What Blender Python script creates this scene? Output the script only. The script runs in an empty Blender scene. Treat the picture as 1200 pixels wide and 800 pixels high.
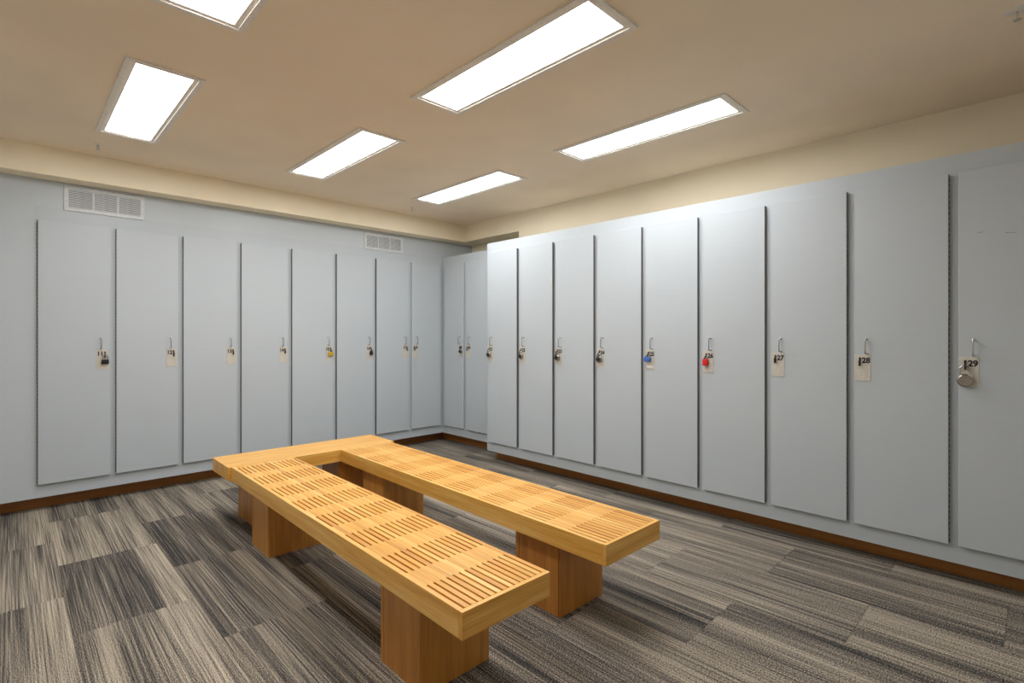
import bpy, bmesh, math, random
from mathutils import Vector, Matrix
random.seed(7)
C = bpy.context.scene.collection
SC = bpy.context.scene
R = math.radians

# ------------------------------------------------------------------ camera
cd = bpy.data.cameras.new('camera'); cam = bpy.data.objects.new('camera', cd); C.objects.link(cam)
cam.location = (0, 0, 1.32)
cam.rotation_euler = (R(90), 0, R(-44.155))
cd.sensor_width = 36; cd.lens = 604.09 / 1200 * 36
cd.shift_x = 2.195 / 1200; cd.shift_y = -7.72 / 1200
cd.clip_start = 0.02
SC.camera = cam
# ------------------------------------------------------------------ world, view
w = bpy.data.worlds.new('world'); SC.world = w; w.use_nodes = True
w.node_tree.nodes['Background'].inputs[0].default_value = (0.9, 0.92, 1.0, 1)
w.node_tree.nodes['Background'].inputs[1].default_value = 1.1
SC.view_settings.view_transform = 'Standard'; SC.view_settings.look = 'None'
SC.view_settings.gamma = 1; SC.view_settings.exposure = 0.0
LAMP = 19.2                       # lens emission
LAMP_COL = (1.0, 0.985, 0.985)

# ------------------------------------------------------------------ measures (metres)
YL = 5.1765      # left lockers, door face
XR = 3.587       # right lockers, door face
XC = 3.849       # short return row, door face
PROUD = 0.025    # door face in front of the cabinet frame
PITCH = 0.4656
ZT, ZB = 2.177, 0.207            # doors
BODY0, BODY1 = 0.106, 2.279      # cabinet bodies
XS, YS, ZS, ZC = 4.10, 5.03, 2.484, 2.688   # soffit faces, soffit underside, ceiling
XN, YN = -1.45, -0.95            # walls behind the camera

# ------------------------------------------------------------------ materials
def mat(name):
    m = bpy.data.materials.new(name); m.use_nodes = True
    nt = m.node_tree; b = nt.nodes['Principled BSDF']
    return m, nt, b
def N(nt, t, **kw):
    n = nt.nodes.new(t)
    for k, v in kw.items():
        if k.startswith('i_'):
            key = k[2:]; key = int(key) if key.isdigit() else key
            n.inputs[key].default_value = v
        else: setattr(n, k, v)
    return n
def ramp(nt, stops, interp='LINEAR'):
    n = nt.nodes.new('ShaderNodeValToRGB'); n.color_ramp.interpolation = interp
    e = n.color_ramp.elements
    while len(e) < len(stops): e.new(0.5)
    for el, (p, c) in zip(e, stops):
        el.position = p; el.color = (c[0], c[1], c[2], 1)
    return n
def srgb(r, g, b):
    f = lambda c: (c / 255 / 12.92) if c / 255 <= 0.04045 else ((c / 255 + 0.055) / 1.055) ** 2.4
    return (f(r), f(g), f(b))
def bump(nt, b, h, strength, dist):
    n = N(nt, 'ShaderNodeBump'); n.inputs['Strength'].default_value = strength; n.inputs['Distance'].default_value = dist
    nt.links.new(h, n.inputs['Height']); nt.links.new(n.outputs[0], b.inputs['Normal'])

def plain(name, col, rough=0.5, metal=0.0, spec=0.5):
    m, nt, b = mat(name)
    tc = N(nt, 'ShaderNodeTexCoord'); no = N(nt, 'ShaderNodeTexNoise'); no.inputs['Scale'].default_value = 60
    nt.links.new(tc.outputs['Object'], no.inputs['Vector'])
    rp = ramp(nt, [(0.3, tuple(c * 0.92 for c in col)), (0.7, tuple(min(1, c * 1.06) for c in col))])
    nt.links.new(no.outputs[0], rp.inputs[0]); nt.links.new(rp.outputs[0], b.inputs['Base Color'])
    b.inputs['Roughness'].default_value = rough; b.inputs['Metallic'].default_value = metal
    b.inputs['Specular IOR Level'].default_value = spec
    return m

def plaster(name, col, scale=110, strength=0.35):
    m, nt, b = mat(name)
    tc = N(nt, 'ShaderNodeTexCoord')
    n1 = N(nt, 'ShaderNodeTexNoise'); n1.inputs['Scale'].default_value = scale; n1.inputs['Detail'].default_value = 3
    n2 = N(nt, 'ShaderNodeTexNoise'); n2.inputs['Scale'].default_value = 1.3
    for n in (n1, n2): nt.links.new(tc.outputs['Object'], n.inputs['Vector'])
    rp = ramp(nt, [(0.35, tuple(c * 0.96 for c in col)), (0.65, tuple(min(1, c * 1.03) for c in col))])
    nt.links.new(n2.outputs[0], rp.inputs[0]); nt.links.new(rp.outputs[0], b.inputs['Base Color'])
    b.inputs['Roughness'].default_value = 0.75; b.inputs['Specular IOR Level'].default_value = 0.3
    bump(nt, b, n1.outputs[0], strength, 0.004)
    return m

def paint(name, col):
    """painted panel: faint horizontal brush grain, soft sheen, a few smudges"""
    m, nt, b = mat(name)
    tc = N(nt, 'ShaderNodeTexCoord')
    mp = N(nt, 'ShaderNodeMapping'); mp.inputs['Scale'].default_value = (2.5, 2.5, 160)
    n1 = N(nt, 'ShaderNodeTexNoise'); n1.inputs['Scale'].default_value = 1.0; n1.inputs['Detail'].default_value = 4
    nt.links.new(tc.outputs['Object'], mp.inputs[0]); nt.links.new(mp.outputs[0], n1.inputs['Vector'])
    n2 = N(nt, 'ShaderNodeTexNoise'); n2.inputs['Scale'].default_value = 2.2; n2.inputs['Detail'].default_value = 5
    oi = N(nt, 'ShaderNodeObjectInfo'); va = N(nt, 'ShaderNodeVectorMath', operation='ADD')
    mu = N(nt, 'ShaderNodeVectorMath', operation='SCALE'); mu.inputs['Scale'].default_value = 1.0
    nt.links.new(oi.outputs['Location'], mu.inputs[0]); nt.links.new(tc.outputs['Object'], va.inputs[0]); nt.links.new(mu.outputs[0], va.inputs[1])
    nt.links.new(va.outputs[0], n2.inputs['Vector'])
    rp = ramp(nt, [(0.3, tuple(c * 0.965 for c in col)), (0.7, tuple(min(1, c * 1.02) for c in col))])
    mx = N(nt, 'ShaderNodeMix', data_type='FLOAT'); mx.inputs[0].default_value = 0.4
    nt.links.new(n1.outputs[0], mx.inputs[2]); nt.links.new(n2.outputs[0], mx.inputs[3])
    nt.links.new(mx.outputs[0], rp.inputs[0]); nt.links.new(rp.outputs[0], b.inputs['Base Color'])
    b.inputs['Roughness'].default_value = 0.42; b.inputs['Specular IOR Level'].default_value = 0.35
    bump(nt, b, n1.outputs[0], 0.10, 0.001)
    return m

def wood(name, axis, dark, mid, light, fine=1.0, rough=0.38):
    """grain runs along the object's own axis; every object gets its own tone and figure"""
    m, nt, b = mat(name)
    tc = N(nt, 'ShaderNodeTexCoord'); oi = N(nt, 'ShaderNodeObjectInfo')
    off = N(nt, 'ShaderNodeVectorMath', operation='SCALE'); off.inputs[0].default_value = (13.1, 7.7, 5.3)
    nt.links.new(oi.outputs['Random'], off.inputs['Scale'])
    ad = N(nt, 'ShaderNodeVectorMath', operation='ADD')
    nt.links.new(tc.outputs['Object'], ad.inputs[0]); nt.links.new(off.outputs[0], ad.inputs[1])
    def streak(a, l, det):
        mp = N(nt, 'ShaderNodeMapping'); s = [a, a, a]; s[axis] = l; mp.inputs['Scale'].default_value = s
        nt.links.new(ad.outputs[0], mp.inputs[0])
        n = N(nt, 'ShaderNodeTexNoise'); n.inputs['Scale'].default_value = 1; n.inputs['Detail'].default_value = det
        n.inputs['Roughness'].default_value = 0.6; n.inputs['Distortion'].default_value = 0.25
        nt.links.new(mp.outputs[0], n.inputs['Vector']); return n
    a = streak(22, 1.1, 3); f = streak(240 * fine, 5.0, 3)
    mx = N(nt, 'ShaderNodeMix', data_type='FLOAT'); mx.inputs[0].default_value = 0.45
    nt.links.new(a.outputs[0], mx.inputs[2]); nt.links.new(f.outputs[0], mx.inputs[3])
    ma = N(nt, 'ShaderNodeMath', operation='MULTIPLY_ADD'); ma.inputs[1].default_value = 0.16; ma.inputs[2].default_value = -0.08
    nt.links.new(oi.outputs['Random'], ma.inputs[0])
    sm = N(nt, 'ShaderNodeMath', operation='ADD'); nt.links.new(mx.outputs[0], sm.inputs[0]); nt.links.new(ma.outputs[0], sm.inputs[1])
    rp = ramp(nt, [(0.26, dark), (0.5, mid), (0.74, light)])
    nt.links.new(sm.outputs[0], rp.inputs[0]); nt.links.new(rp.outputs[0], b.inputs['Base Color'])
    b.inputs['Roughness'].default_value = rough; b.inputs['Specular IOR Level'].default_value = 0.5
    b.inputs['Coat Weight'].default_value = 0.3; b.inputs['Coat Roughness'].default_value = 0.28
    bump(nt, b, f.outputs[0], 0.12, 0.001)
    return m

def carpet():
    m, nt, b = mat('striped_carpet')
    tc = N(nt, 'ShaderNodeTexCoord'); oi = N(nt, 'ShaderNodeObjectInfo')
    sep = N(nt, 'ShaderNodeSeparateColor'); nt.links.new(oi.outputs['Color'], sep.inputs[0])
    off = N(nt, 'ShaderNodeVectorMath', operation='SCALE'); off.inputs[0].default_value = (37.7, 91.3, 0)
    nt.links.new(sep.outputs[1], off.inputs['Scale'])
    ad = N(nt, 'ShaderNodeVectorMath', operation='ADD')
    nt.links.new(tc.outputs['Object'], ad.inputs[0]); nt.links.new(off.outputs[0], ad.inputs[1])
    def noi(sx, sy, det, rough=0.5):
        mp = N(nt, 'ShaderNodeMapping'); mp.inputs['Scale'].default_value = (sx, sy, 1)
        nt.links.new(ad.outputs[0], mp.inputs[0])
        n = N(nt, 'ShaderNodeTexNoise', noise_dimensions='2D'); n.inputs['Scale'].default_value = 1; n.inputs['Detail'].default_value = det
        n.inputs['Roughness'].default_value = rough
        nt.links.new(mp.outputs[0], n.inputs['Vector']); return n
    def mth(op, a, c, d=None):
        n = N(nt, 'ShaderNodeMath', operation=op)
        for i, v in enumerate((a, c, d)):
            if v is None: continue
            if isinstance(v, (int, float)): n.inputs[i].default_value = v
            else: nt.links.new(v, n.inputs[i])
        return n.outputs[0]
    band = noi(9, 0.35, 2.5)      # broad bands of one tone inside a tile
    line = noi(120, 0.9, 2)        # single rows of yarn, broken along their length
    fine = noi(260, 2.2, 1)
    yarn = noi(250, 190, 1, 0.6)  # loops
    t = mth('MULTIPLY_ADD', band.outputs[0], 1.25, -0.625)
    t2 = mth('MULTIPLY_ADD', line.outputs[0], 1.25, -0.625)
    t3 = mth('MULTIPLY_ADD', fine.outputs[0], 1.0, -0.5)
    t4 = mth('MULTIPLY_ADD', yarn.outputs[0], 2.6, -1.3)
    s = mth('ADD', mth('ADD', t, t2), mth('ADD', t3, t4))
    s = mth('ADD', s, sep.outputs[0])
    rp = ramp(nt, [(0.0, srgb(46, 48, 51)), (0.28, srgb(85, 83, 81)), (0.55, srgb(127, 119, 108)), (0.8, srgb(156, 147, 133)), (1.0, srgb(198, 187, 168))])
    nt.links.new(s, rp.inputs[0]); nt.links.new(rp.outputs[0], b.inputs['Base Color'])
    b.inputs['Roughness'].default_value = 0.95; b.inputs['Specular IOR Level'].default_value = 0.1
    hh = mth('ADD', fine.outputs[0], yarn.outputs[0])
    bump(nt, b, hh, 0.5, 0.003)
    return m

M = {}
M['paint'] = paint('pale_blue_grey_paint', srgb(190, 199, 205))
M['wall_grey'] = paint('grey_wall_paint', srgb(194, 203, 209))
M['ceiling'] = plaster('tan_textured_ceiling', srgb(252, 236, 212), 70, 0.35)
M['beige'] = plaster('beige_textured_wall', srgb(251, 240, 214), 90, 0.4)
M['pale'] = plaster('pale_cream_wall', srgb(247, 243, 234), 90, 0.3)
M['carpet'] = carpet()
wd, wm, wl = srgb(188, 116, 36), srgb(234, 174, 76), srgb(255, 217, 132)
M['wood_x'] = wood('honey_wood_across', 0, wd, wm, wl)
M['wood_y'] = wood('honey_wood_along', 1, wd, wm, wl)
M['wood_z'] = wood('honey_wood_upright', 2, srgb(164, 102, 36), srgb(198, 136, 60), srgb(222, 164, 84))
M['kick_x'] = wood('brown_wood_kick', 0, srgb(132, 82, 30), srgb(168, 108, 44), srgb(190, 130, 60), 0.6, 0.5)
M['kick_y'] = wood('brown_wood_kick_side', 1, srgb(132, 82, 30), srgb(168, 108, 44), srgb(190, 130, 60), 0.6, 0.5)
M['chrome'] = plain('brushed_chrome', (0.5, 0.5, 0.5), 0.22, 1.0)
M['steel'] = plain('brushed_steel', (0.66, 0.65, 0.62), 0.4, 1.0)
M['lock_steel'] = plain('aged_steel', (0.36, 0.33, 0.29), 0.3, 1.0)
M['plate'] = plain('number_plate_metal', srgb(208, 205, 195), 0.32, 0.15)
M['black'] = plain('black_enamel', (0.012, 0.012, 0.013), 0.35)
M['ink'] = plain('black_print', (0.01, 0.01, 0.01), 0.6)
M['hinge'] = plain('dark_hinge_metal', (0.15, 0.145, 0.14), 0.5, 0.2)
M['brass'] = plain('yellow_brass', srgb(214, 178, 40), 0.35, 0.4)
M['red'] = plain('red_enamel', srgb(214, 20, 24), 0.35)
M['blue'] = plain('blue_enamel', srgb(66, 112, 186), 0.3)
M['white'] = plain('white_label', srgb(238, 236, 232), 0.5)
M['grille'] = plain('grille_enamel', srgb(210, 215, 218), 0.45)
M['dark'] = plain('duct_dark', (0.05, 0.05, 0.055), 0.8)
M['trim'] = plain('fixture_trim_enamel', srgb(242, 237, 228), 0.5)
m, nt, b = mat('lit_lens'); b.inputs['Base Color'].default_value = (0.8, 0.8, 0.8, 1)
b.inputs['Emission Color'].default_value = (*LAMP_COL, 1); b.inputs['Emission Strength'].default_value = LAMP
M['lens'] = m

# ------------------------------------------------------------------ mesh helpers
class MB:
    def __init__(s): s.bm = bmesh.new()
    def box(s, x0, x1, y0, y1, z0, z1, bev=0.0, seg=1):
        g = bmesh.ops.create_cube(s.bm, size=1.0)
        vs = g['verts']
        for v in vs:
            v.co = Vector(((x0 + x1) / 2 + v.co.x * (x1 - x0), (y0 + y1) / 2 + v.co.y * (y1 - y0), (z0 + z1) / 2 + v.co.z * (z1 - z0)))
        if bev > 0:
            es = list({e for v in vs for e in v.link_edges})
            bmesh.ops.bevel(s.bm, geom=es, offset=bev, segments=seg, affect='EDGES', profile=0.5)
        return s
    def prism(s, prof, a, b, axis):
        """closed profile swept along an axis; prof is given in the two other axes in order"""
        def P(p, t):
            q = list(p); q.insert(axis, t); return Vector(q)
        A = [s.bm.verts.new(P(p, a)) for p in prof]; B = [s.bm.verts.new(P(p, b)) for p in prof]
        n = len(prof)
        for i in range(n): s.bm.faces.new((A[i], A[(i + 1) % n], B[(i + 1) % n], B[i]))
        s.bm.faces.new(A[::-1]); s.bm.faces.new(B)
        return s
    def tube(s, pts, r, n=10):
        pts = [Vector(p) for p in pts]; rings = []
        up = Vector((0.13, 0.27, 1)).normalized(); prev = None
        for i, p in enumerate(pts):
            d = ((pts[min(i + 1, len(pts) - 1)] - p).normalized() + (p - pts[max(i - 1, 0)]).normalized()).normalized()
            if prev is None: u = d.orthogonal().normalized()
            else: u = (prev - d * prev.dot(d)).normalized()
            prev = u; v = d.cross(u)
            rr = r[i] if isinstance(r, (list, tuple)) else r
            rings.append([s.bm.verts.new(p + (u * math.cos(2 * math.pi * k / n) + v * math.sin(2 * math.pi * k / n)) * rr) for k in range(n)])
        for a, b in zip(rings, rings[1:]):
            for k in range(n): s.bm.faces.new((a[k], a[(k + 1) % n], b[(k + 1) % n], b[k]))
        s.bm.faces.new(rings[0][::-1]); s.bm.faces.new(rings[-1])
        return s
    def lathe(s, prof, c=(0, 0, 0), axis='z', n=24, sx=1.0):
        """prof: (radius, height) pairs from one end to the other; capped"""
        def P(r, h, a):
            x, y = r * math.cos(a), r * math.sin(a)
            return {'z': Vector((x, y, h)), 'y': Vector((x * sx, h, y)), 'x': Vector((h, x, y))}[axis] + Vector(c)
        rings = [[s.bm.verts.new(P(r, h, 2 * math.pi * k / n)) for k in range(n)] for r, h in prof]
        for a, b in zip(rings, rings[1:]):
            for k in range(n): s.bm.faces.new((a[k], a[(k + 1) % n], b[(k + 1) % n], b[k]))
        s.bm.faces.new(rings[0][::-1]); s.bm.faces.new(rings[-1])
        return s
    def mesh(s, name, m, smooth=False):
        bmesh.ops.recalc_face_normals(s.bm, faces=s.bm.faces[:])
        me = bpy.data.meshes.new(name); s.bm.to_mesh(me); s.bm.free(); me.materials.append(m)
        if smooth:
            for p in me.polygons: p.use_smooth = True
            try: me.set_sharp_from_angle(angle=R(35))
            except Exception: pass
        return me
def link(name, me, parent=None, loc=(0, 0, 0), rz=0):
    o = bpy.data.objects.new(name, me); C.objects.link(o)
    if parent is not None: o.parent = parent
    o.location = loc; o.rotation_euler = (0, 0, rz)
    return o
def obj(name, mb, m, parent=None, loc=(0, 0, 0), smooth=False, rz=0):
    return link(name, mb.mesh(name, m, smooth), parent, loc, rz)
def thing(name, label, cat, loc, rz=0, group=None):
    o = bpy.data.objects.new(name, None); C.objects.link(o); o.empty_display_size = 0.1
    o.location = loc; o.rotation_euler = (0, 0, rz); o['label'] = label; o['category'] = cat
    if group: o['group'] = group
    return o
def struct(name, mb, m, label, parent=None):
    o = obj(name, mb, m, parent); o['kind'] = 'structure'; o['label'] = label; o['category'] = name.split('_')[0]
    return o

# ------------------------------------------------------------------ room shell
YF, XF, XCF = YL + PROUD, XR + PROUD, XC + PROUD     # cabinet frame planes
YB = 5.70                                             # wall behind the left lockers
XREC = 4.351                                          # back wall of the recess above the short row
YSTEP = 4.083                                          # where the right wall steps back
UNIT0 = 0.1508 - 0.0193                               # left end of the numbered lockers
floor = struct('floor', MB().box(XN - .1, 4.6, YN - .1, YB + .1, -0.12, -0.012), plain('floor_slab', (0.1, 0.1, 0.1), 0.9), 'floor of striped grey and taupe carpet tiles')
CW, CL = 0.47, 0.95
tile_me = MB().box(-CW / 2 + .0004, CW / 2 - .0004, -CL / 2 + .0004, CL / 2 - .0004, -0.012, 0.0, 0.0012).mesh('carpet_tile', M['carpet'])
tile_cache = {}
def tile(x0, y0, x1, y1, tone, seed):
    cx, cy = (x0 + x1) / 2, (y0 + y1) / 2
    k = (round(x1 - x0, 4), round(y1 - y0, 4))
    if k not in tile_cache:
        hx, hy = k[0] / 2 - .0004, k[1] / 2 - .0004
        tile_cache[k] = MB().box(-hx, hx, -hy, hy, -0.012, 0.0, 0.0012).mesh('carpet_tile', M['carpet'])
    o = link('carpet_tile', tile_cache[k], floor, (cx, cy, 0)); o.color = (tone, seed, 0, 1)
TONES = {(0, 2): 0.24, (-1, 2): 0.50, (0, 1): 0.62, (-1, 1): 0.62, (1, 2): 0.36, (1, 1): 0.5, (0, 3): 0.60, (-1, 3): 0.56}
xmax, ymax = 3.99, 5.34
for ci in range(-4, 9):
    x0 = 0.2 + CW * ci; x1 = min(x0 + CW, xmax)
    if x1 <= XN or x0 >= xmax: continue
    x0c = max(x0, XN)
    for ri in range(-4, 7):
        y0 = 1.06 + (0.475 if ci % 2 else 0) + CL * ri; y1 = y0 + CL
        y0c, y1c = max(y0, YN), min(y1, ymax)
        if y1c - y0c < 0.02 or x1 - x0c < 0.02: continue
        tone = TONES.get((ci, ri), random.choice((.52, .50, .47, .44, .55, .38)))
        if (ci, ri) == (0, 2):            # one tile is pieced from a dark and a pale strip
            tile(x0c, y0c, .547, y1c, .22, .31); tile(.547, y0c, x1, y1c, .74, .77)
        else: tile(x0c, y0c, x1, y1c, tone, random.random())

struct('ceiling', MB().box(XN - .1, 4.6, YN - .1, YB + .1, ZC, ZC + .1), M['ceiling'], 'tan textured plaster ceiling')
struct('wall_left', MB().box(XN, XREC + .1, YB, YB + .1, 0, ZC), M['beige'], 'wall behind the left lockers')
struct('trim_3', MB().box(XN, UNIT0, YF, YB, BODY0, BODY1), M['wall_grey'], 'grey painted panel at the left end of the left lockers')
struct('trim_4', MB().box(XN, XREC, YF, YB, BODY1, ZC), M['wall_grey'], 'grey painted panelling above the left lockers, up to the soffit')
rw = MB().box(XS + .002, XS + .3, YN, YSTEP, 0, ZC).box(XREC, XREC + .1, YSTEP, YB, 0, ZC)
struct('wall_right', rw, M['beige'], 'beige textured wall behind and above the right lockers')
struct('wall_near', MB().box(XN, XS, YN - .1, YN, 0, ZC), M['pale'], 'pale cream wall behind the viewer')
struct('wall_far_left', MB().box(XN - .1, XN, YN - .1, YB + .1, 0, ZC), M['pale'], 'pale cream wall to the left of the viewer')
struct('trim_1', MB().box(XN, XREC, YS, YF, ZS, ZC).box(XS, XREC, YSTEP, YS, ZS, ZC), M['beige'], 'beige dropped soffit running round the top of the left wall and corner')
# wooden toe kicks
KR, KL, KC = 3.7464, 5.337, 3.975
for nm, mb, mt, lb in (('baseboard_left', MB().box(XN, KC, KL, KL + .018, 0, BODY0), M['kick_x'], 'brown wooden toe kick under the left lockers'),
                       ('baseboard_back', MB().box(KC, KC + .018, 4.07, KL, 0, BODY0), M['kick_y'], 'brown wooden toe kick under the two corner lockers'),
                       ('baseboard_right', MB().box(KR, KR + .018, YN, 4.06, 0, BODY0).box(KR, KC, 4.06, 4.0655, 0, BODY0), M['kick_y'], 'brown wooden toe kick under the right lockers')):
    o = struct(nm, mb, mt, lb); o['category'] = 'baseboard'
# end of the right row that runs on behind the viewer
struct('trim_2', MB().box(XF, XS, YN, -0.1405, BODY0, BODY1), M['paint'], 'pale grey filler panel at the near end of the right lockers')

# ------------------------------------------------------------------ lockers
cache = {}
def cached(key, fn):
    if key not in cache: cache[key] = fn()
    return cache[key]
def text_mesh(s):
    cu = bpy.data.curves.new('number', 'FONT'); cu.body = s; cu.size = 0.0435; cu.align_x = 'CENTER'
    cu.extrude = 0.0004; cu.offset = 0.0018; cu.resolution_u = 4; cu.space_character = 0.98
    t = bpy.data.objects.new('number', cu); C.objects.link(t)
    bpy.context.view_layer.update()
    me = bpy.data.meshes.new_from_object(t.evaluated_get(bpy.context.evaluated_depsgraph_get()))
    bpy.data.objects.remove(t); bpy.data.curves.remove(cu)
    for v in me.vertices:                       # stand it upright, face -y, a little wide
        x, y, z = v.co; v.co = (x * .92, -z, y)
    me.materials.clear(); me.materials.append(M['ink']); me.name = 'number'
    return me
def carcass(width, depth, ox0, ox1, extra_left=0.0, extra_right=0.0):
    t = 0.018; a, b_ = 0.0, width
    mb = MB()
    mb.box(a, b_, t, depth, BODY1 - t, BODY1); mb.box(a, b_, t, depth, BODY0, BODY0 + t)      # top, bottom
    mb.box(a, a + t, t, depth, BODY0 + t, BODY1 - t); mb.box(b_ - t, b_, t, depth, BODY0 + t, BODY1 - t)
    mb.box(a + t, b_ - t, depth - 0.008, depth, BODY0 + t, BODY1 - t)
    i0, i1 = ox0 + .018, ox1 - .018
    mb.box(a, i0, 0, t, BODY0, BODY1); mb.box(i1, b_, 0, t, BODY0, BODY1)                    # stiles
    mb.box(i0, i1, 0, t, BODY0, ZB + .02); mb.box(i0, i1, 0, t, ZT - .02, BODY1)             # rails
    mb.box(i0, i1, t, depth - .008, 1.70, 1.718)                                              # hat shelf
    return mb.mesh('body', M['paint'])
def door_mesh(w_): return MB().box(0, w_, 0, .019, 0, ZT - ZB, 0.0012, 1).mesh('door', M['paint'])
def hinge_mesh():
    mb = MB().box(-.0022, 0, .002, .025, 0.004, ZT - ZB - .004)
    n = 66; h = (ZT - ZB - .02) / n
    for i in range(n):
        z = .01 + i * h
        mb.box(-.0052, -.0022, .009, .0175, z, z + h * 0.62)
    return mb.mesh('hinge', M['hinge'])
def handle_mesh():
    z0, z1, d = 1.212 - ZB, 1.296 - ZB, .032
    pts = [(0, 0, z1), (0, -.024, z1), (0, -.030, z1 - .002), (0, -d, z1 - .008), (0, -d, z0 + .008), (0, -.030, z0 + .002), (0, -.024, z0), (0, 0, z0)]
    mb = MB().tube(pts, .0041, 10)
    for z in (z0, z1): mb.lathe([(.0065, 0), (.0065, -.002), (.004, -.0035)], (0, 0, z), 'y', 12)
    return mb.mesh('handle', M['chrome'], True)
def plate_mesh():
    return MB().box(0, .080, -.0022, 0, 1.050 - ZB, 1.205 - ZB, .0008).mesh('number_plate', M['plate'])
def hasp_mesh():
    z = -ZB
    mb = MB().lathe([(.006, 0), (.006, -.004), (.005, -.007), (.004, -.012)], (0, 0, 1.183 + z), 'y', 16)
    mb.box(-.0022, .0022, -.026, -.004, 1.166 + z, 1.172 + z).box(-.0022, .0022, -.026, -.021, 1.143 + z, 1.166 + z)
    mb.box(-.0022, .0022, -.026, -.004, 1.138 + z, 1.143 + z).box(-.0022, .0022, -.008, -.004, 1.143 + z, 1.166 + z)
    mb.box(-.0045, .0045, -.004, -.0022, 1.138 + z, 1.188 + z, .001)
    return mb.mesh('hasp', M['black'], True)
def screw_mesh():
    return MB().lathe([(.0028, 0), (.0028, -.0008), (.0016, -.0014)], (0, 0, 0), 'y', 8).mesh('screw', M['steel'])

LOCKERS = []
def locker(num, origin, rz, width, d0, d1, side, depth, desc, group):
    """local x runs to the viewer's right along the row, y into the cabinet, z up. side = handle side"""
    root = thing('locker', desc, 'locker', origin, rz, group)
    link('body', cached(('body', round(width, 4), round(d0, 4), round(d1, 4), round(depth, 3)), lambda: carcass(width, depth, d0, d1)), root)
    dw = d1 - d0
    door = link('door', cached(('door', round(dw, 4)), lambda: door_mesh(dw)), root, (d0, -PROUD, ZB))
    hg = cached('hinge', hinge_mesh)
    if side == 'L': h = link('hinge', hg, door, (dw, 0, 0)); h.scale = (-1, 1, 1); e, s = 0, 1
    else: link('hinge', hg, door); e, s = dw, -1
    edge = .001 if side == 'L' else .010
    px = e + s * edge; px0 = px if s > 0 else px - .080
    link('handle', cached('handle', handle_mesh), door, (e + s * .060, 0, 0))
    link('number_plate', cached('plate', plate_mesh), door, (px0, 0, 0))
    hx = e + s * (.028 if side == 'L' else .035)
    link('hasp', cached('hasp', hasp_mesh), door, (hx, 0, 0))
    tx = hx + s * .030
    link('number', text_mesh(num), door, (tx, -.0026, 1.157 - ZB))
    sm = cached('screw', screw_mesh)
    for (sx, sz) in ((.007, 1.058), (.073, 1.058), (.007, 1.197), (.073, 1.197)):
        link('screw', sm, door, (px0 + sx, -.0022, sz - ZB))
    c, sn = math.cos(rz), math.sin(rz)
    def world(x, y, z): return (origin[0] + c * x - sn * y, origin[1] + sn * x + c * y, z)
    return root, door, world, d0 + hx, px0

lockinfo = {}
LD = {'11': 'black padlock hanging from it, first on the left wall', '12': 'no padlock, second on the left wall', '13': 'no padlock, third on the left wall',
      '14': 'no padlock, fourth on the left wall behind the bench', '15': 'yellow padlock on it', '16': 'small black padlock on it',
      '17': 'no padlock, last but one on the left wall', '18': 'handle at its left edge, last on the left wall'}
GL, GR, GC = 'lockers along the left wall', 'lockers along the right wall', 'two lockers in the corner return'
for k in range(8):
    num = str(11 + k)
    ox = UNIT0 + k * PITCH
    wdt = PITCH if k < 7 else XCF - ox
    d0, d1 = .0193, .0193 + .427
    if k == 7: d1 = d0 + .424
    side = 'R' if k < 7 else 'L'
    r_ = locker(num, (ox, YF, 0), 0, wdt, d0, d1, side, .45, 'tall grey locker %s, %s' % (num, LD[num]), GL)
    lockinfo[num] = r_
# corner return (faces the camera's left): local x -> -Y, local y -> +X
r_ = locker('19', (XCF, YF, 0), R(-90), YF - 4.731, YF - 5.135, YF - 4.758, 'R', .44, 'tall pale grey locker numbered 19 with a silver padlock, tucked in the corner', GC); lockinfo['19'] = r_
r_ = locker('20', (XCF, 4.731, 0), R(-90), 4.731 - 4.14, 4.731 - 4.703, 4.731 - 4.278, 'L', .25, 'tall pale grey locker numbered 20, half hidden behind the end of the right row', GC); lockinfo['20'] = r_
RD = {'21': 'a round dial padlock, at far end of right row', '22': 'a round dial padlock, second from far end of right row', '23': 'a round dial padlock, third from far end of right row',
      '24': 'a round dial padlock, beside the blue padlock one', '25': 'a blue padlock and white sticker', '26': 'a red padlock', '27': 'no padlock, beside the red padlock one',
      '28': 'no padlock, beside the big steel disc lock', '29': 'a large steel disc padlock, nearest on the right row'}
for k in range(9):
    num = str(21 + k)
    dr = 0.3445 + (7 - k) * PITCH          # right edge (nearer the camera)
    dl = dr + .425
    oy = dl + .0203                         # left end of the unit
    wdt = PITCH
    if k == 0: oy = 4.066; wdt = oy - (dr - .0203)
    r_ = locker(num, (XF, oy, 0), R(-90), wdt, oy - dl, oy - dr, 'L', XS - XF, 'tall grey locker %s with %s' % (num, RD[num]), GR)
    lockinfo[num] = r_
# white sticker on plate 25
root, door, world, hx, px0 = lockinfo['25']
obj('sticker', MB().box(.012, .074, -.003, -.0022, 1.063 - ZB, 1.080 - ZB, .0003), M['white'], door, (px0, 0, 0))
root, door, world, hx, px0 = lockinfo['29']
for sx, sz, ln, tl in ((.075, 1.846, .020, .002), (.178, 1.832, .018, -.001), (.198, 1.828, .022, .002)):
    obj('scuff_mark', MB().prism([(0, 0), (ln, tl), (ln, tl + .0018), (0, .0012)], -.0003, 0, 1), M['ink'], door, (sx, 0, sz - ZB))

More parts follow.
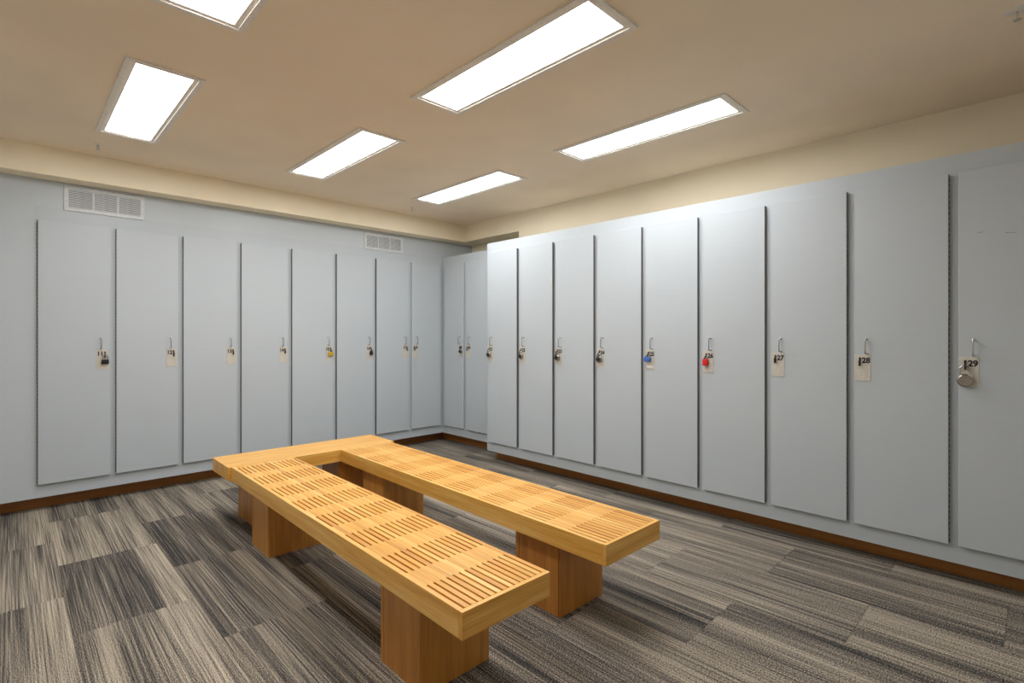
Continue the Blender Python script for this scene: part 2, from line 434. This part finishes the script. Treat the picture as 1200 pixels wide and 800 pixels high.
# ------------------------------------------------------------------ padlocks
def shackle(wd_, h, r=.0038):
    pts = []
    a = wd_ / 2
    pts.append((-a, 0, -h)); pts.append((-a, 0, -a))
    for i in range(1, 8):
        t = math.pi * (1 - i / 8); pts.append((a * math.cos(t), 0, -a + a * math.sin(t)))
    pts.append((a, 0, -a)); pts.append((a, 0, -h))
    return MB().tube(pts, r, 10)
def padlock(num, label, kind, body_mat, sizes, tilt=0):
    root, door, world, hx, px0 = lockinfo[num]
    rz = root.rotation_euler.z
    p = world(hx, -PROUD - .0165, 1.1605)
    t = thing('padlock', label, 'padlock', p, rz, 'padlocks on the lockers')
    t.rotation_euler = (0, R(tilt), rz)
    bw_, bh, bd, sw, sh = sizes
    obj('shackle', shackle(sw, sh + .006), M['chrome'], t, smooth=True)
    if kind == 'block':
        obj('body', MB().box(-bw_ / 2, bw_ / 2, -bd / 2, bd / 2, -sh - bh, -sh, min(bd, bw_) * .22, 3), body_mat, t, smooth=True)
        obj('keyway', MB().lathe([(.006, 0), (.006, -.0025), (.004, -.003)], (0, 0, -sh - bh + .0005), 'z', 14).box(-.0008, .0008, -.004, .004, -sh - bh - .0032, -sh - bh), M['steel'], t)
    elif kind == 'dial':
        rr = bw_ / 2; c = (0, 0, -sh - rr * .92)
        obj('body', MB().lathe([(rr * .86, bd / 2), (rr, bd / 2 - .004), (rr, -bd / 2 + .004), (rr * .9, -bd / 2)], c, 'y', 28), M['lock_steel'], t, smooth=True)
        obj('dial', MB().lathe([(rr * .66, -bd / 2 + .001), (rr * .64, -bd / 2 - .004), (rr * .42, -bd / 2 - .006), (rr * .38, -bd / 2 - .014), (rr * .32, -bd / 2 - .016)], c, 'y', 28), M['black'], t, smooth=True)
    elif kind == 'disc':
        rr = bw_ / 2; c = (0, 0, -sh - rr * .90)
        obj('body', MB().lathe([(rr * .55, bd / 2), (rr * .9, bd / 2 - .003), (rr, bd / 2 - .008), (rr, -bd / 2 + .008), (rr * .93, -bd / 2 + .003), (rr * .80, -bd / 2), (rr * .78, -bd / 2 + .0008), (rr * .1, -bd / 2 + .0008)], c, 'y', 36), M['lock_steel'], t, smooth=True)
        obj('collar', MB().box(-sw / 2 - .007, -sw / 2 + .007, -.008, .008, -sh - .012, -sh + .004, .002).box(sw / 2 - .007, sw / 2 + .007, -.008, .008, -sh - .012, -sh + .004, .002), M['steel'], t, smooth=True)
    return t
padlock('11', 'black block padlock with a chrome shackle on locker 11, leftmost of all', 'block', M['black'], (.046, .037, .018, .034, .034))
padlock('15', 'yellow brass padlock on locker 15 of the left wall', 'block', M['brass'], (.048, .040, .018, .030, .018))
padlock('16', 'small black padlock hanging on locker 16 of the left wall', 'block', M['black'], (.036, .042, .018, .024, .020))
padlock('19', 'silver padlock on locker 19 in the corner', 'dial', M['steel'], (.046, .04, .020, .026, .016))
for n_, lb in (('21', 'round black-dial padlock on locker 21, farthest on the right row'), ('22', 'round black-dial padlock on locker 22, second along the right row'),
               ('23', 'round black-dial padlock on locker 23, third along the right row'), ('24', 'round black-dial padlock on locker 24, next to the blue one')):
    padlock(n_, lb, 'dial', M['steel'], (.057, .04, .019, .030, .019))
padlock('25', 'blue padlock with silver trim on locker 25', 'block', M['blue'], (.056, .036, .022, .034, .012), 6)
padlock('26', 'red padlock with a black lower edge on locker 26', 'block', M['red'], (.038, .048, .020, .022, .012), 0)
padlock('29', 'large round steel disc padlock with a tall shackle on locker 29', 'disc', M['steel'], (.066, .04, .024, .042, .048))

# ------------------------------------------------------------------ air grilles on the left wall
def grille(x0, x1, z0, z1, label):
    t = thing('air_grille', label, 'vent', (x0, YF, z0), 0, 'air grilles above the left lockers')
    W, H = x1 - x0, z1 - z0; bx_, bz_ = .028, .028; m_ = .012
    fr = MB().prism([(0, 0), (-.004, 0), (-.008, .006), (-.008, bz_), (0, bz_)], 0, W, 0) if False else MB()
    fr.box(0, W, -.008, 0, 0, bz_, .002).box(0, W, -.008, 0, H - bz_, H, .002).box(0, bx_, -.008, 0, bz_, H - bz_, .001).box(W - bx_, W, -.008, 0, bz_, H - bz_, .001)
    cw = (W - 2 * bx_ - 2 * m_) / 3
    for i in (1, 2):
        xx = bx_ + i * cw + (i - 1) * m_; fr.box(xx, xx + m_, -.008, 0, bz_, H - bz_)
    obj('frame', fr, M['grille'], t)
    obj('backing', MB().box(bx_, W - bx_, -.0012, -.0004, bz_, H - bz_), M['dark'], t)
    n = 11; st = (H - 2 * bz_) / n
    lou = MB().prism([(-.0075, 0), (-.0065, 0), (-.0016, st * .80), (-.0026, st * .80)], 0, cw, 0).mesh('louvre', M['grille'])
    for i in range(3):
        for k in range(n): link('louvre', lou, t, (bx_ + i * (cw + m_), 0, bz_ + k * st + .001))
    sc = cached('screw', screw_mesh)
    for xx in (bx_ * .45, W - bx_ * .45): link('screw', sc, t, (xx, -.008, H / 2))
grille(.297, .806, 2.272, 2.466, 'pale grey louvred air grille above lockers 11 and 12, the left one')
grille(2.806, 3.297, 2.270, 2.455, 'pale grey louvred air grille above locker 17, the one nearer the corner')

# ------------------------------------------------------------------ ceiling lights and sprinklers
LK = (ZC - 1.32) / 1.381
LW, LL = .2543 * LK, 1.1929 * LK
def ring(x0, x1, y0, y1, wd_, za, zb):
    mb = MB()
    mb.box(x0 - wd_, x1 + wd_, y0 - wd_, y0, za, zb).box(x0 - wd_, x1 + wd_, y1, y1 + wd_, za, zb)
    mb.box(x0 - wd_, x0, y0, y1, za, zb).box(x1, x1 + wd_, y0, y1, za, zb)
    return mb
outer_me = ring(-.022, LW + .022, -.022, LL + .022, .026, -.009, 0).mesh('trim_frame', M['trim'])
inner_me = ring(0, LW, 0, LL, .022, -.0035, 0).mesh('inner_frame', M['trim'])
lens_me = MB().box(0, LW, 0, LL, -.003, 0).mesh('lens', M['lens'])
LB = ['beside the left soffit, over the left bench end', 'second from the left in the far row', 'nearest the far corner',
      'cut off by the top left edge of the picture', 'largest, in the middle of the near row', 'nearest the right wall']
i = 0
for ly in (3.198, 1.303):
    for lx in (.461, 1.7145, 2.9706):
        t = thing('ceiling_light', 'lit white rectangular ceiling panel light, ' + LB[i], 'light', (lx * LK, ly * LK, ZC), 0, 'ceiling lights'); i += 1
        link('trim_frame', outer_me, t); link('inner_frame', inner_me, t); link('lens', lens_me, t)

def sprinkler(x, y, label, r=.020):
    t = thing('fire_sprinkler', label, 'sprinkler', (x * LK, y * LK, ZC), 0, 'fire sprinklers')
    obj('escutcheon', MB().lathe([(r, 0), (r, -.002), (r * .75, -.006), (r * .5, -.007)], n=24), M['trim'], t, smooth=True)
    obj('deflector', MB().lathe([(.006, -.005), (.006, -.018), (.003, -.022), (.003, -.040), (.014, -.041), (.014, -.043)], n=14), M['steel'], t, smooth=True)
    obj('yoke', MB().tube([(.009, 0, -.012), (.010, 0, -.026), (.003, 0, -.040)], .0016, 6).tube([(-.009, 0, -.012), (-.010, 0, -.026), (-.003, 0, -.040)], .0016, 6), M['steel'], t)
sprinkler(.459, 4.748, 'small fire sprinkler on the ceiling beside the leftmost light')
sprinkler(3.118, 4.729, 'small fire sprinkler on the ceiling near the far corner')
sprinkler(3.074, .070, 'fire sprinkler with a wide ring at the top right edge of the picture', .045)
t = thing('ceiling_sensor', 'small flat twin disc plate on the ceiling closest to the far corner', 'sensor', (3.665, 4.577, ZC))
obj('cover', MB().lathe([(.035, 0), (.035, -.004), (.028, -.008)], n=24), M['ceiling'], t, smooth=True)
obj('nozzle', MB().lathe([(.010, -.008), (.008, -.016)], (.012, 0, 0), n=12), M['trim'], t)

# ------------------------------------------------------------------ benches
BR = R(-.706); BO = (1.0591, 3.7511); BZ, TH = .4396, .0903
GAPV = .35; 
def bench_origin(u, v):
    c, s = math.cos(BR), math.sin(BR)
    return (BO[0] + u * c + v * s, BO[1] + u * s - v * c, 0)
BLOCKS = [(.050, .245), (.364, .556), (.678, .870), (.991, 1.177), (1.300, 1.482), (1.614, 1.796), (1.930, 2.115), (2.245, 2.4545)]
def post(parent, x0, x1, y0, y1):
    """hollow pedestal: two wide boards with side boards let in a touch behind them"""
    p = obj('post', MB().box(x0, x1, y0, y0 + .004, 0, BZ - TH, .0008).box(x0 + .014, x1 - .014, y0 + .004, y0 + .016, 0, BZ - TH).box(x0, x1, y1 - .022, y1, 0, BZ - TH, .0012)
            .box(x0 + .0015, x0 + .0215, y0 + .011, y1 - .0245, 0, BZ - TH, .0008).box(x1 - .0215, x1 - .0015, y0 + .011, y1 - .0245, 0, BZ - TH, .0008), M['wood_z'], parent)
    return p
def slat_bench(u0, width, label):
    # local x across, local y = -v (towards the cross bench is +)
    L = 2.4737
    t = thing('slatted_bench', label, 'bench', bench_origin(u0, 0), BR, 'slatted wooden benches')
    n = 15; sl = .0082 * width / .413; sw = (width - 14 * sl) / n
    zt, zb = BZ, BZ - TH
    slat = MB().box(0, sw, -(L - .019), -.0005, zb + .018, zt, .0009).mesh('slat', M['wood_y'])
    outer = MB().box(0, sw, -(L - .019), -.0005, zb, zt, .0009).mesh('slat', M['wood_y'])
    for k in range(n):
        link('slat', outer if k in (0, n - 1) else slat, t, (k * (sw + sl), 0, 0))
    obj('end_board', MB().box(0, width, -L, -(L - .0185), zb, zt, .0009), M['wood_x'], t)
    sp = MB()
    edges = [0.0] + [v for b_ in BLOCKS for v in b_]
    spans = [(0.0005, BLOCKS[0][0])] + [(BLOCKS[i][1], BLOCKS[i + 1][0]) for i in range(7)]
    for k in range(n - 1):
        xa = k * (sw + sl) + sw
        for (a, b_) in spans: sp.box(xa, xa + sl, -b_, -a, zb + .02, zt - .0006)
    o = obj('spacer_block', sp, M['wood_y'], t); o['kind'] = 'stuff'
    for (a, b_) in ((.279, .570), (1.885, 2.180)):
        post(t, .0436, width - .0436 - (.0 if width < .42 else .012), -b_, -a)
    # cross rails that carry the slats on the pedestals
    for (a, b_) in ((.279, .570), (1.885, 2.180)):
        obj('rail', MB().box(sw, width - sw, -b_ + .03, -a - .03, zb, zb + .018), M['wood_x'], t)
    return t
slat_bench(0, .413, 'long honey wooden bench with slotted seat, the left and nearer one')
slat_bench(.413 + .3494, .427, 'long honey wooden bench with slotted seat, the right one towards the numbered locker row')
t = thing('plain_bench', 'short solid-topped honey wooden bench joining the far ends of the two slatted benches', 'bench', bench_origin(0, 0), BR)
x0, x1 = -.0194, 1.2274
bw_ = .394 / 4
for k in range(4):
    obj('board', MB().box(x0, x1, .0015 + k * bw_, .0012 + (k + 1) * bw_, BZ - TH, BZ, .0006), M['wood_x'], t)
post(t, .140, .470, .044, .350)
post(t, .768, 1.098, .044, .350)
